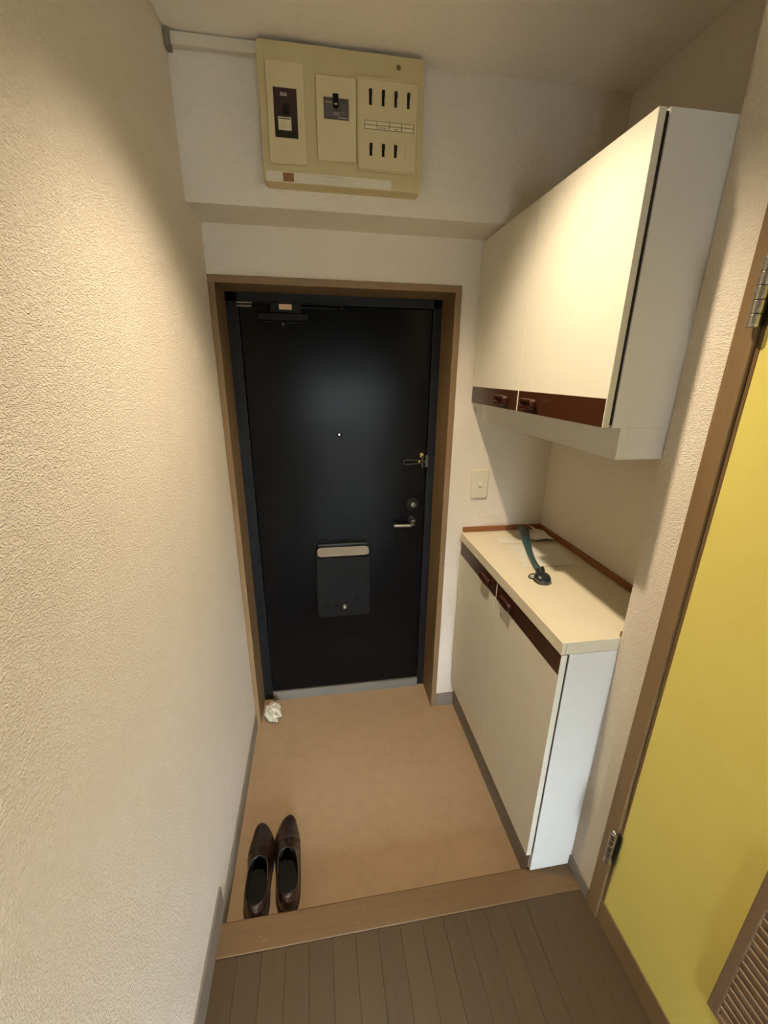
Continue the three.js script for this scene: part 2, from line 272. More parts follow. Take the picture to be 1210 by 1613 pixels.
{ // mailbox hung on the inside of the door
  const s = rrect(new THREE.Shape(), 0.244, 0.345, 0.012, 0.4355, 0.672);
  const holes = [[0.3805, 0.6065], [0.42, 0.6065], [0.4576, 0.6065], [0.4965, 0.6065], [0.359, 0.5685], [0.3985, 0.5685], [0.4747, 0.5685], [0.5152, 0.5685]];
  const frontShape = rrect(new THREE.Shape(), 0.236, 0.298, 0.010, 0.4355, 0.664);
  for (const [x, y] of holes) { const p = new THREE.Path(); p.absarc(x, y, 0.0078, 0, Math.PI * 2, true); frontShape.holes.push(p); }
  const body = extrude(rrect(new THREE.Shape(), 0.240, 0.318, 0.012, 0.4355, 0.664), 0.062, 0.003); body.translate(0, 0, LZ + 0.003);
  const mb = part('mailbox', body, M.blackMatte, door);
  const fr = extrude(frontShape, 0.004, 0.0015); fr.translate(0, 0, LZ + 0.0705); part('front_plate', fr, M.boxFront, mb);
  const back = extrude(rrect(new THREE.Shape(), 0.256, 0.375, 0.006, 0.437, 0.677), 0.003, 0.001); back.translate(0, 0, LZ + 0.001); part('back_plate', back, M.black, mb);
  part('inlet_hood', [box(0.322, 0.552, 0.845, 0.862, LZ + 0.003, LZ + 0.03, 0.006)], M.steelDark, mb);
  const lid = new THREE.Shape(); rrect(lid, 0.230, 0.05, 0.016, 0.4375, 0);
  const lg = extrude(lid, 0.004, 0.0015); lg.rotateX(-Math.PI / 2); lg.rotateX(0.38); lg.translate(0, 0.834, LZ + 0.058); part('lid', lg, M.alu, mb);
  part('knob', [lathe([[0, 0.016], [0.005, 0.0155], [0.0085, 0.012], [0.0088, 0.006], [0.006, 0.003], [0.0095, 0.0]], 0.4375, 0.5615, LZ + 0.0765, 'z', 28)], M.steel, mb); }
{ // overhead closer with its arm
  const z0 = LZ;
  const c = part('door_closer', [box(0.135, 0.325, 1.788, 1.817, z0 + 0.006, z0 + 0.046, 0.006, 3), box(0.15, 0.30, 1.784, 1.822, z0, z0 + 0.007, 0.002)], M.black, door);
  part('pivot', lathe([[0, 0.022], [0.007, 0.021], [0.0095, 0.017], [0.0095, 0.0], [0.012, 0.0]], 0.231, 1.776, z0 + 0.03, 'z', 24), M.black, c);
  part('pivot_cap', lathe([[0, 0.003], [0.004, 0.0025], [0.0055, 0.0]], 0.231, 1.776, z0 + 0.0525, 'z', 18), M.satin, c);
  part('arm', [box(0.127, 0.46, 1.845, 1.8515, z0 + 0.03, z0 + 0.05, 0.002), box(0.20, 0.455, 1.833, 1.840, z0 + 0.022, z0 + 0.04, 0.002), cyl(0.452, 1.842, z0 + 0.036, 0.009, 0.022, 'y')], M.black, c);
  part('mounting_block', box(0.185, 0.30, 1.816, 1.853, z0 + 0.004, z0 + 0.043, 0.003), M.black, c);
  part('sticker', box(0.219, 0.2655, 1.8265, 1.8525, z0 + 0.0435, z0 + 0.0445), std({ map: labelTex('sticker'), roughness: 0.7 }), c); }
part('hinge', [box(0.0655, 0.1215, 1.843, 1.8515, LZ + 0.0, LZ + 0.042, 0.003), box(0.0655, 0.1195, 1.832, 1.840, LZ + 0.0, LZ + 0.042, 0.003)], M.satin, door);
{ const h = part('lever_handle', [tube([[0.766, 0.948, LZ + 0.024], [0.764, 0.944, LZ + 0.042], [0.752, 0.9425, LZ + 0.047], [0.72, 0.9425, LZ + 0.047], [0.674, 0.943, LZ + 0.045]], 0.0085, 40, false, 14), cyl(0.674, 0.943, LZ + 0.045, 0.0085, 0.004, 'x'), cyl(0.7655, 0.953, LZ + 0.012, 0.010, 0.03)], M.satin, door);
  part('rosette', lathe([[0, 0.008], [0.017, 0.008], [0.021, 0.005], [0.0215, 0]], 0.7655, 0.955, LZ, 'z', 36), M.steelDark, h); }
{ const l = part('lock', lathe([[0, 0.010], [0.026, 0.010], [0.030, 0.006], [0.031, 0]], 0.7665, 1.031, LZ, 'z', 36), M.blackMatte, door);
  part('thumb_turn', [lathe([[0, 0.012], [0.011, 0.012], [0.0135, 0.008], [0.0135, 0]], 0.7665, 1.031, LZ + 0.0095, 'z', 28), box(0.7643, 0.7687, 1.0195, 1.0425, LZ + 0.018, LZ + 0.03, 0.002)], M.satin, l); }
{ const g = part('door_guard', tube([[0.80, 1.241, LZ + 0.024], [0.76, 1.2425, LZ + 0.026], [0.72, 1.2425, LZ + 0.026], [0.712, 1.234, LZ + 0.026], [0.72, 1.2255, LZ + 0.026], [0.76, 1.2255, LZ + 0.026], [0.80, 1.227, LZ + 0.024]], 0.0021, 60, false, 10), M.guard, door);
  part('guard_base', [box(0.812, 0.826, 1.207, 1.262, LZ + 0.006, LZ + 0.022, 0.002), cyl(0.8, 1.234, LZ + 0.022, 0.006, 0.052, 'y', 0.006, 18), box(0.796, 0.82, 1.23, 1.238, LZ + 0.014, LZ + 0.024, 0.002)], M.guard, g);
  part('guard_stud', [box(0.787, 0.806, 1.248, 1.272, LZ, LZ + 0.018, 0.004), cyl(0.783, 1.2375, LZ + 0.016, 0.005, 0.032)], M.brass, g); }

// ---------------------------------------------------------------- yellow door
{ const d = thing('door_2', 'yellow hinged door with a brown louvred vent near the floor', 'door', [XR, 0.148, 1.36], null, 'structure');
  part('leaf', box(XR, XR + 0.036, 0.1485, 1.976, 0.9565, 1.767, 0.0015), M.yellow, d);
  part('edge_strip', box(XR - 0.0008, XR + 0.036, 0.1485, 1.976, 0.9488, 0.9565, 0.001), M.doorEdge, d);
  const hinge = (y0, y1) => {
    const n = 5, h = (y1 - y0) / n, zc = 0.9465, xc = 1.0985;
    const hg = part('hinge', [cyl(xc, (y0 + y1) / 2, zc, 0.0075, y1 - y0 - 0.002, 'y'), box(xc, XR - 0.001, y0 + 0.002, y1 - 0.002, 0.9500, 0.9525, 0.0006), box(XR - 0.0045, XR - 0.002, y0 + 0.002, y1 - 0.002, 0.951, 0.9610, 0.0006)], M.guard, d);
    for (let i = 0; i < n; i++) part('knuckle', lathe([[0, 0.0], [0.0085, 0.0], [0.0093, 0.001], [0.0093, h - 0.0022], [0.0085, h - 0.0012], [0, h - 0.0012]], xc, y0 + i * h, zc, 'y', 24), M.steel, hg);
    part('pin_cap', lathe([[0, 0.0055], [0.004, 0.005], [0.006, 0.002], [0.006, 0]], xc, y1, zc, 'y', 20), M.steel, hg);
  };
  hinge(1.69, 1.80); hinge(0.312, 0.428);
  const y0 = 0.351, y1 = 0.80, z0 = 1.242, z1 = 1.55, fw = 0.021;
  const v = part('vent_grille', [box(XR - 0.009, XR + 0.002, y0, y1, z0, z0 + fw, 0.003), box(XR - 0.009, XR + 0.002, y0, y1, z1 - fw, z1, 0.003), box(XR - 0.009, XR + 0.002, y0, y0 + 0.017, z0 + fw - 0.003, z1 - fw + 0.003, 0.003), box(XR - 0.009, XR + 0.002, y1 - 0.017, y1, z0 + fw - 0.003, z1 - fw + 0.003, 0.003), box(XR - 0.0015, XR + 0.001, y0 + 0.01, y1 - 0.01, z0 + 0.01, z1 - 0.01)], M.grille, d);
  const n = 19, p = (y1 - y0 - 0.036) / n;
  for (let i = 0; i < n; i++) { const g = new RoundedBoxGeometry(0.004, 0.0275, z1 - z0 - 2 * fw + 0.002, 1, 0.001); g.rotateZ(0.26); g.translate(XR - 0.0035, y0 + 0.018 + (i + 0.5) * p, (z0 + z1) / 2); part('slat', g, M.slat, v); } }

// ---------------------------------------------------------------- cupboards
function pull(y, z, x, parent, k = 1) {                                // moulded brown knob: rimmed oblong plate on a neck
  const o = extrude(rrect(new THREE.Shape(), 0.074, 0.026, 0.009), 0.006, 0.002); 
  const inr = rrect(new THREE.Shape(), 0.072, 0.024, 0.009); inr.holes.push(rrect(new THREE.Path(), 0.058, 0.013, 0.005));
  const rim = extrude(inr, 0.005, 0.0015);
  o.rotateY(-Math.PI / 2); rim.rotateY(-Math.PI / 2);
  const d = 0.012 * k; o.translate(x - d, y, z); rim.translate(x - d - 0.0062, y, z);
  const neck = box(x - d - 0.001, x, y - 0.007, y + 0.007, z - 0.026, z + 0.026, 0.004);
  return part('handle', [metric(o), metric(rim), neck], M.pull, parent);
}
const ZS = 0.395;                                               // where the two doors of each cupboard meet
{ const t = thing('wall_cupboard', 'cream two-door wall cupboard with a dark brown band above the worktop', 'cupboard', [1.13, 1.428, 0.4]);
  const y0 = 1.499, y1 = 2.0555;
  part('body', [box(0.9755, XB - 0.002, y0, y1, 0.002, ZC - 0.001, 0.001)], M.cabinetSide, t);
  part('gap_lining', box(0.967, 0.9756, y0 + 0.006, y1 - 0.006, 0.006, ZC - 0.004), M.gap, t);
  for (const [z0, z1, hz] of [[0.003, ZS - 0.0015, ZS - 0.088], [ZS + 0.0015, ZC - 0.001, ZS + 0.092]]) {
    const d = part('door', box(0.952, 0.9675, 1.5, 2.0535, z0, z1, 0.001), M.cabinet, t);
    part('band', box(0.9514, 0.9522, 1.5005, 1.5605, z0 + 0.0025, z1 - 0.0025), M.band, d);
    pull(1.528, hz, 0.9514, d);
  }
  part('pelmet', [box(0.998, 1.018, 1.428, 1.499, 0.002, ZC - 0.002, 0.001), box(1.018, XB - 0.003, 1.428, 1.499, ZC - 0.020, ZC - 0.0025, 0.001)], M.cabinetSide, t); }
{ const t = thing('shoe_cabinet', 'cream two-door shoe cabinet with a dark brown band standing under the worktop', 'cabinet', [1.13, 0, 0.4]);
  part('body', [box(0.9755, XB - 0.002, HALL + 0.0015, 0.9095, 0.008, ZC - 0.001, 0.001)], M.cabinetSide, t);
  part('plinth', box(0.9727, 1.2, 0, 0.135, 0.008, 0.7905), M.base, t);
  part('gap_lining', box(0.9695, 0.9757, 0.145, 0.904, 0.012, ZC - 0.004), M.gap, t);
  for (const [z0, z1, hz] of [[0.010, ZS - 0.0015, ZS - 0.088], [ZS + 0.0015, ZC - 0.001, ZS + 0.088]]) {
    const d = part('door', box(0.953, 0.970, 0.1385, 0.9085, z0, z1, 0.001), M.cabinet, t);
    part('band', box(0.9524, 0.9532, 0.845, 0.9065, z0 + 0.0025, z1 - 0.0025), M.band, d);
    pull(0.8755, hz, 0.9524, d, 0.35);
  } }
{ const t = thing('worktop', 'cream laminate worktop lying on the shoe cabinet', 'worktop', [1.13, 0.91, 0.4]);
  part('slab', box(0.962, XB - 0.001, 0.9104, 0.9476, 0.001, ZC - 0.001, 0.0015), M.top, t);
  part('edge_strip', box(0.9495, 0.9615, 0.9104, 0.9476, 0.001, ZC - 0.001, 0.0015), M.top, t); }

// ---------------------------------------------------------------- print
function labelTex(kind, w = 256, h = 256) {
  const c = document.createElement('canvas'); c.width = w; c.height = h; const x = c.getContext('2d');
  const lines = (x0, y0, ww, n, step, col, lw = 2) => { x.fillStyle = col; for (let i = 0; i < n; i++) { let p = x0; while (p < x0 + ww) { const l = 4 + rnd() * 14; x.fillRect(p, y0 + i * step, Math.min(l, x0 + ww - p), lw); p += l + 3 + rnd() * 5; } } };
  if (kind === 'sticker') { x.fillStyle = '#d9b98e'; x.fillRect(0, 0, w, h); x.fillStyle = '#8a4028'; x.fillRect(60, 70, 40, 30); x.fillRect(130, 66, 70, 34); lines(60, 150, 160, 4, 22, '#5a3a28', 9); }
  if (kind === 'main') { x.fillStyle = '#2b191e'; x.fillRect(0, 0, w, h); x.fillStyle = '#c9c2bd'; x.font = 'bold ' + h * 0.1 + 'px sans-serif'; x.textAlign = 'center'; x.fillText('60A', w * 0.44, h * 0.165); x.fillStyle = '#120b0d'; x.fillRect(w * 0.38, h * 0.30, w * 0.26, h * 0.2); x.fillRect(0, h * 0.86, w, h * 0.14); }
  if (kind === 'paper') { x.fillStyle = '#cfc4a2'; x.fillRect(0, 0, w, h); x.fillStyle = '#3b3428'; x.fillRect(w * 0.06, h * 0.08, w * 0.88, h * 0.09); lines(w * 0.08, h * 0.28, w * 0.5, 8, h * 0.08, '#9c9070', 3); x.strokeStyle = '#8f8264'; x.lineWidth = 3; x.beginPath(); x.arc(w * 0.68, h * 0.55, w * 0.2, 0, 6.28); x.stroke(); }
  if (kind === 'leak') { x.fillStyle = '#4a4644'; x.fillRect(0, 0, w, h); x.strokeStyle = '#151312'; x.lineWidth = 14; x.strokeRect(0, 0, w, h); x.fillStyle = '#8d8670'; x.fillRect(18, 44, 86, 22); x.fillStyle = '#77716a'; x.fillRect(100, 160, 66, 40); lines(22, 90, 90, 5, 26, '#8b8580', 5); lines(178, 60, 60, 6, 24, '#8b8580', 6); x.fillStyle = '#9a958e'; x.fillRect(150, 214, 90, 14); }
  if (kind === 'names') { x.fillStyle = '#6f6242'; x.fillRect(0, 0, w, h); for (let i = 0; i < 4; i++) for (let j = 0; j < 2; j++) { x.fillStyle = '#d6cba8'; x.fillRect(6 + i * (w - 6) / 4, 5 + j * (h - 4) / 2, (w - 6) / 4 - 7, (h - 4) / 2 - 7); } lines(20, h * 0.2, w * 0.9, 1, 1, '#b3a680', 3); lines(w * 0.3, h * 0.7, w * 0.14, 1, 1, '#6c6248', 8); lines(w * 0.6, h * 0.72, w * 0.08, 1, 1, '#6c6248', 8); }
  if (kind === 'notice') { x.fillStyle = '#d4cdb6'; x.fillRect(0, 0, w, h); lines(16, 12, w * 0.6, 1, 1, '#6d6a5e', 6); lines(16, 30, w * 0.9, 4, h * 0.17, '#a09d90', 4); }
  if (kind === 'crest') { x.fillStyle = '#8a6238'; x.fillRect(0, 0, w, h); lines(24, 30, w * 0.8, 6, 34, '#6a4826', 10); }
  const t = new THREE.CanvasTexture(c); t.colorSpace = THREE.SRGBColorSpace; return t;
}
function printed(x0, x1, y0, y1, z, kind, w, h, rough = 0.5) {  // a thin printed plate facing +z: face with the print, plain edges
  const g = new THREE.PlaneGeometry(x1 - x0, y1 - y0); g.translate((x0 + x1) / 2, (y0 + y1) / 2, z);
  return [g, std({ map: labelTex(kind, w, h), roughness: rough })];
}
function plate(name, x0, x1, y0, y1, z0, z1, kind, w, h, parent, rough) {   // box whose own uv spans 0..1 on each face
  const g = new THREE.BoxGeometry(x1 - x0, y1 - y0, z1 - z0); g.translate((x0 + x1) / 2, (y0 + y1) / 2, (z0 + z1) / 2);
  const at = origin.get(parent); g.translate(-at[0], -at[1], -at[2]);
  const o = new THREE.Mesh(g, std({ map: labelTex(kind, w, h), roughness: rough || 0.5 })); o.name = name; o.castShadow = o.receiveShadow = true; origin.set(o, at); parent.add(o); return o;
}

// ---------------------------------------------------------------- breaker panel
{ const zb = 0.1705, zf = 0.2205;
  const t = thing('breaker_panel', 'beige electrical breaker panel on the beam above the black door', 'breaker panel', [0.446, 2.107, zb]);
  const housing = extrude(rrect(new THREE.Shape(), 0.438, 0.297, 0.008, 0.446, 2.2545), 0.045, 0.0025); housing.translate(0, 0, zb + 0.001);
  part('housing', housing, M.panel, t);
  const c1s = rrect(new THREE.Shape(), 0.094, 0.214, 0.003, 0.2935, 2.2523); c1s.holes.push(rrect(new THREE.Path(), 0.0634, 0.109, 0.001, 0.2922, 2.2547));
  const c1 = extrude(c1s, 0.008, 0.0015); c1.translate(0, 0, zf - 0.002);
  const cv = part('cover', c1, M.panelCover, t);
  const main = plate('main_breaker', 0.2612, 0.3232, 2.2005, 2.3088, zf - 0.001, zf + 0.0045, 'main', 300, 512, cv, 0.3);
  part('switch_lever', box(0.2855, 0.300, 2.2555, 2.271, zf + 0.0045, zf + 0.010, 0.002), M.blackMatte, cv);
  plate('rating_label', 0.2715, 0.3055, 2.2185, 2.2468, zf + 0.0046, zf + 0.0052, 'paper', 256, 220, cv, 0.6);
  const c2s = rrect(new THREE.Shape(), 0.103, 0.180, 0.003, 0.4258, 2.2515); c2s.holes.push(rrect(new THREE.Path(), 0.0694, 0.0496, 0.001, 0.4255, 2.2752));
  const c2 = extrude(c2s, 0.008, 0.0015); c2.translate(0, 0, zf - 0.002);
  const cv2 = part('cover', c2, M.panelCover, t);
  plate('leakage_breaker', 0.3912, 0.4598, 2.2508, 2.2996, zf - 0.001, zf + 0.0045, 'leak', 256, 256, cv2, 0.35);
  part('switch_lever', box(0.4165, 0.4320, 2.277, 2.305, zf + 0.0045, zf + 0.013, 0.002), M.black, cv2);
  part('lever_mark', box(0.4205, 0.4282, 2.281, 2.2835, zf + 0.0128, zf + 0.0134, 0.0002), M.paper, cv2);
  const fs = rrect(new THREE.Shape(), 0.169, 0.206, 0.004, 0.5672, 2.248); fs.holes.push(rrect(new THREE.Path(), 0.162, 0.199, 0.003, 0.5672, 2.248));
  const slots = []; for (let i = 0; i < 4; i++) { slots.push([0.5183 + i * 0.0347, 2.2922, 2.3270]); if (i < 3) slots.push([0.5196 + i * 0.0347, 2.1800, 2.2095]); }
  const fp = rrect(new THREE.Shape(), 0.162, 0.199, 0.003, 0.5672, 2.248);
  for (const [x, a, b] of slots) fp.holes.push(rrect(new THREE.Path(), 0.0094, b - a, 0.001, x, (a + b) / 2));
  const field = extrude(fp, 0.006, 0.0008); field.translate(0, 0, zf - 0.003);
  const br = part('branch_plate', field, M.panelCover, t);
  const rg = extrude(fs, 0.006, 0.001); rg.translate(0, 0, zf - 0.001); part('plate_rim', rg, M.panel, br);
  for (const [x, a, b] of slots) part('branch_switch', [box(x - 0.0044, x + 0.0044, a, b, zf - 0.002, zf - 0.0005), box(x - 0.0036, x + 0.0042, b - 0.014, b - 0.001, zf - 0.001, zf + 0.009, 0.0015)], M.blackMatte, br);
  part('blank_cover', box(0.6182, 0.6285, 2.177, 2.2096, zf + 0.003, zf + 0.0055, 0.001), M.panelCover, br);
  plate('name_strip', 0.5018, 0.6396, 2.2397, 2.2594, zf + 0.0036, zf + 0.0044, 'names', 512, 76, br, 0.55);
  const strip = part('label_strip', box(0.232, 0.579, 2.1050, 2.1285, zf - 0.001, zf + 0.0006, 0.0004), M.conduit, t);
  plate('maker_plate', 0.2755, 0.3052, 2.1062, 2.1263, zf + 0.0006, zf + 0.0013, 'crest', 256, 180, strip, 0.6);
  plate('notice', 0.3818, 0.4772, 2.1060, 2.1262, zf + 0.0006, zf + 0.0012, 'notice', 512, 128, strip, 0.6);
  part('screw', lathe([[0, 0.003], [0.004, 0.0026], [0.0058, 0.001], [0.006, 0]], 0.5945, 2.381, zf - 0.0015, 'z', 20), M.doorEdge, t); }
{ const t = thing('cable_cover', 'white plastic cable cover running from the left wall to the breaker panel', 'cable cover', [0.11, 2.40, 0.18]);
  part('channel', box(0.0135, 0.2245, 2.388, 2.4155, 0.171, 0.190, 0.003), M.conduit, t);
  part('end_cap', box(0.0006, 0.014, 2.379, 2.4165, 0.1708, 0.199, 0.002), M.cap, t); }

// ---------------------------------------------------------------- light switch
{ const t = thing('light_switch', 'small cream wall light switch between the black door and the cupboards', 'light switch', [1.0155, 1.165, 0]);
  const p = extrude(rrect(new THREE.Shape(), 0.069, 0.118, 0.004, 1.0155, 1.165), 0.004, 0.002); p.translate(0, 0, 0.0022);
  part('plate', p, M.switchPlate, t);
  part('inner_plate', box(0.9985, 1.0325, 1.121, 1.209, 0.0075, 0.0092, 0.001), M.switchPlate, t);
  const r = part('rocker', box(1.0075, 1.0245, 1.1545, 1.1725, 0.0085, 0.0135, 0.002), M.rocker, t); 
  part('indicator', box(1.011, 1.021, 1.1495, 1.1535, 0.0085, 0.0102, 0.0008), M.cap, r); }

// ---------------------------------------------------------------- shoes
function lerpTable(T, t) { for (let i = 1; i < T.length; i++) if (t <= T[i][0]) { const [a, b] = T[i - 1], [c, d] = T[i]; let u = (t - a) / (c - a); return b + (d - b) * u; } return T[T.length - 1][1]; }
function smoothTable(T) { const c = new THREE.SplineCurve(T.map(([a, b]) => new THREE.Vector2(a, b))); const P = c.getPoints(300).map((p) => [p.x, p.y]); return (t) => lerpTable(P, t); }
function makeShoe(label, side, at, turn) {                      // toe towards -z, heel at +z; side = -1 left, 1 right
  const L = 0.305, t = thing('dress_shoe', label, 'shoe', at, 'pair of dark brown dress shoes');
  t.rotation.y = turn; origin.set(t, [0, 0, 0]);
  const hw = smoothTable([[0, 0.0], [0.008, 0.011], [0.025, 0.0195], [0.06, 0.0275], [0.14, 0.0335], [0.28, 0.0355], [0.42, 0.0375], [0.56, 0.0405], [0.66, 0.0428], [0.74, 0.0412], [0.84, 0.0330], [0.92, 0.0245], [0.965, 0.0175], [0.988, 0.0105], [1, 0.0]]);
  const top = smoothTable([[0, 0.070], [0.05, 0.076], [0.14, 0.071], [0.28, 0.062], [0.42, 0.070], [0.50, 0.078], [0.60, 0.070], [0.72, 0.056], [0.84, 0.043], [0.94, 0.034], [1, 0.022]]);
  const open = smoothTable([[0, 0.0], [0.05, 0.0], [0.075, 0.4], [0.12, 0.72], [0.2, 0.85], [0.3, 0.85], [0.38, 0.79], [0.45, 0.60], [0.49, 0.28], [0.515, 0], [0.7, 0], [1, 0]]);
  const cx = smoothTable([[0, 0], [0.3, 0.001], [0.5, -0.002], [0.66, -0.005], [0.85, -0.003], [1, 0.004]]);
  const Z = (q) => L / 2 - q * L, sole0 = 0.010, heelUp = smoothTable([[0, 0.014], [0.2, 0.013], [0.34, 0.008], [0.6, 0.0], [0.8, 0.001], [1, 0.006]]);
  const S = 96, K = 26;
  const upper = [], inner = [];
  const grid = (rows, cols, fn) => {
    const pos = [], idx = [];
    for (let i = 0; i <= rows; i++) for (let j = 0; j <= cols; j++) pos.push(...fn(i / rows, j / cols));
    for (let i = 0; i < rows; i++) for (let j = 0; j < cols; j++) { const a = i * (cols + 1) + j, b = a + cols + 1; idx.push(a, b, a + 1, b, b + 1, a + 1); }
    const g = new THREE.BufferGeometry(); g.setAttribute('position', new THREE.Float32BufferAttribute(pos, 3)); g.setIndex(idx); g.computeVertexNormals(); return g;
  };
  const warp = (u) => 0.5 - 0.5 * Math.cos(u * Math.PI) * (0.35 + 0.65) ;
  // half section: sideways fraction s 0 (sole) .. 1 (centre line or rim)
  const sect = (q, s) => {
    const w = hw(q), h = top(q) - heelUp(q) * 0, o = open(q), b = sole0 + heelUp(q) * 0.9;
    const aEnd = o > 0.01 ? Math.acos(Math.min(0.999, Math.max(0.02, o * 0.98))) : Math.PI / 2;
    const a = s * (o > 0.01 ? aEnd : Math.PI / 2);
    const ex = q < 0.5 ? 0.62 : 0.8;
    const x = w * Math.pow(Math.max(0, Math.cos(a)), ex) * (1 + 0.06 * Math.sin(Math.min(1, s * 2) * Math.PI) * (q > 0.55 ? 1 : 0.3));
    const hh = b + (h - b) * (o > 0.01 ? Math.pow(Math.sin(a) / Math.sin(aEnd), 0.85) : Math.pow(Math.sin(a), 0.95));
    return [x, hh];
  };
  const outer = (sgn) => grid(S, K, (u, v) => { const q = warp(u), [x, y] = sect(q, v); return [side * (cx(q)) + sgn * x, y, Z(q)]; });
  const fix = (g, flip) => { if (flip) { const id = g.index.array; for (let i = 0; i < id.length; i += 3) { const a = id[i]; id[i] = id[i + 1]; id[i + 1] = a; } g.computeVertexNormals(); } return g; };
  const A = outer(1), B = fix(outer(-1), true);
  const merged = mergeVertices(mergeGeometries([A, B].map((g) => { g.deleteAttribute('normal'); return g; })), 0.00005); merged.computeVertexNormals();
  const keepUv = (g) => { const p = g.attributes.position, uv = new Float32Array(p.count * 2); for (let i = 0; i < p.count; i++) { uv[i * 2] = p.getX(i) + p.getY(i) * 0.7; uv[i * 2 + 1] = p.getZ(i); } g.setAttribute('uv', new THREE.BufferAttribute(uv, 2)); return g; };
  const add = (name, g, m) => { const o = new THREE.Mesh(keepUv(g), m); o.name = name; o.castShadow = o.receiveShadow = true; t.add(o); return o; };
  const ml = M.leather; ml.side = THREE.DoubleSide;
  add('upper', merged, ml);
  // lining: from the rim down to the insole
  const lin = (sgn) => grid(60, 12, (u, v) => { const q = 0.055 + u * 0.54, qr = Math.min(q, 0.51); const [xr, yr] = sect(qr, 1); const w = hw(q) * 0.86, y0 = sole0 + heelUp(q) + 0.004;
    const f = v < 0.6 ? v / 0.6 : 1; const x = v < 0.6 ? xr + (w * 0.98 - xr) * Math.pow(f, 0.6) * 0.7 : (xr + (w * 0.98 - xr) * 0.7) * (1 - (v - 0.6) / 0.4);
    const y = v < 0.6 ? yr - 0.0006 + (y0 - yr) * f : y0; return [side * cx(q) + sgn * x, y, Z(q)]; });
  const l1 = lin(1), l2 = lin(-1); const lm = mergeGeometries([l1, l2].map((g) => { g.deleteAttribute('normal'); return g; })); lm.computeVertexNormals();
  add('lining', lm, M.lining);
  // rim piping round the opening
  const rim = []; for (let i = 0; i <= 40; i++) { const q = 0.058 + (0.507 - 0.058) * i / 40; const [x, y] = sect(q, 1); rim.push([side * cx(q) + x, y, Z(q)]); }
  const rim2 = []; for (let i = 40; i >= 0; i--) { const q = 0.058 + (0.507 - 0.058) * i / 40; const [x, y] = sect(q, 1); rim2.push([side * cx(q) - x, y, Z(q)]); }
  const rg = new THREE.TubeGeometry(new THREE.CatmullRomCurve3([...rim, ...rim2].map((p) => new THREE.Vector3(...p)), true, 'centripetal'), 160, 0.0016, 8, true); add('collar_piping', rg, M.leather);
  // band over the instep
  const bandG = (q0, q1) => { const f = (sgn) => grid(6, 20, (u, v) => { const q = q0 + (q1 - q0) * u + 0.012 * (1 - v) ; const [x, y] = sect(q, 0.25 + v * 0.75); const e = Math.sin(u * Math.PI) * 0.0014 + 0.0008; return [side * cx(q) + sgn * (x + e * (1 - v)), y + e, Z(q)]; }); const a = f(1), b = fix(f(-1), true); const m = mergeVertices(mergeGeometries([a, b].map((g) => { g.deleteAttribute('normal'); return g; })), 0.00004); m.computeVertexNormals(); return m; };
  add('instep_band', bandG(0.60, 0.665), M.leather);
  // welted sole and heel block
  const outline = new THREE.Shape(); const pts = []; for (let i = 0; i <= 60; i++) { const q = warp(i / 60); pts.push([side * cx(q) + hw(q) + 0.0018, -Z(q)]); } for (let i = 60; i >= 0; i--) { const q = warp(i / 60); pts.push([side * cx(q) - hw(q) - 0.0018, -Z(q)]); }
  outline.setFromPoints(pts.map((p) => new THREE.Vector2(...p)));
  const sg = extrude(outline, 0.005, 0.0012); sg.rotateX(-Math.PI / 2); const sp = sg.attributes.position;
  for (let i = 0; i < sp.count; i++) { const q = Math.min(1, Math.max(0, (L / 2 - sp.getZ(i)) / L)); sp.setY(i, sp.getY(i) + 0.0014 + Math.max(0, heelUp(q) * 0.9)); } sg.computeVertexNormals();
  add('sole', sg, M.sole);
  const hs = new THREE.Shape(); const hp = []; for (let i = 0; i <= 24; i++) { const q = 0.27 * warp(i / 24); hp.push([hw(q) + 0.0015, -Z(q)]); } for (let i = 24; i >= 0; i--) { const q = 0.27 * warp(i / 24); hp.push([-hw(q) - 0.0015, -Z(q)]); }
  hs.setFromPoints(hp.map((p) => new THREE.Vector2(...p))); const hg = extrude(hs, 0.0125, 0.0004); hg.rotateX(-Math.PI / 2); hg.translate(0, 0.0006, 0); add('heel', hg, M.sole);
  return t;
}
makeShoe('left dark brown leather dress shoe of the pair by the step, nearer the wall', -1, [0.0925, 0, 0.636], 0.055);
makeShoe('right dark brown leather dress shoe of the pair by the step, farther from the wall', 1, [0.1865, 0, 0.622], 0.055);

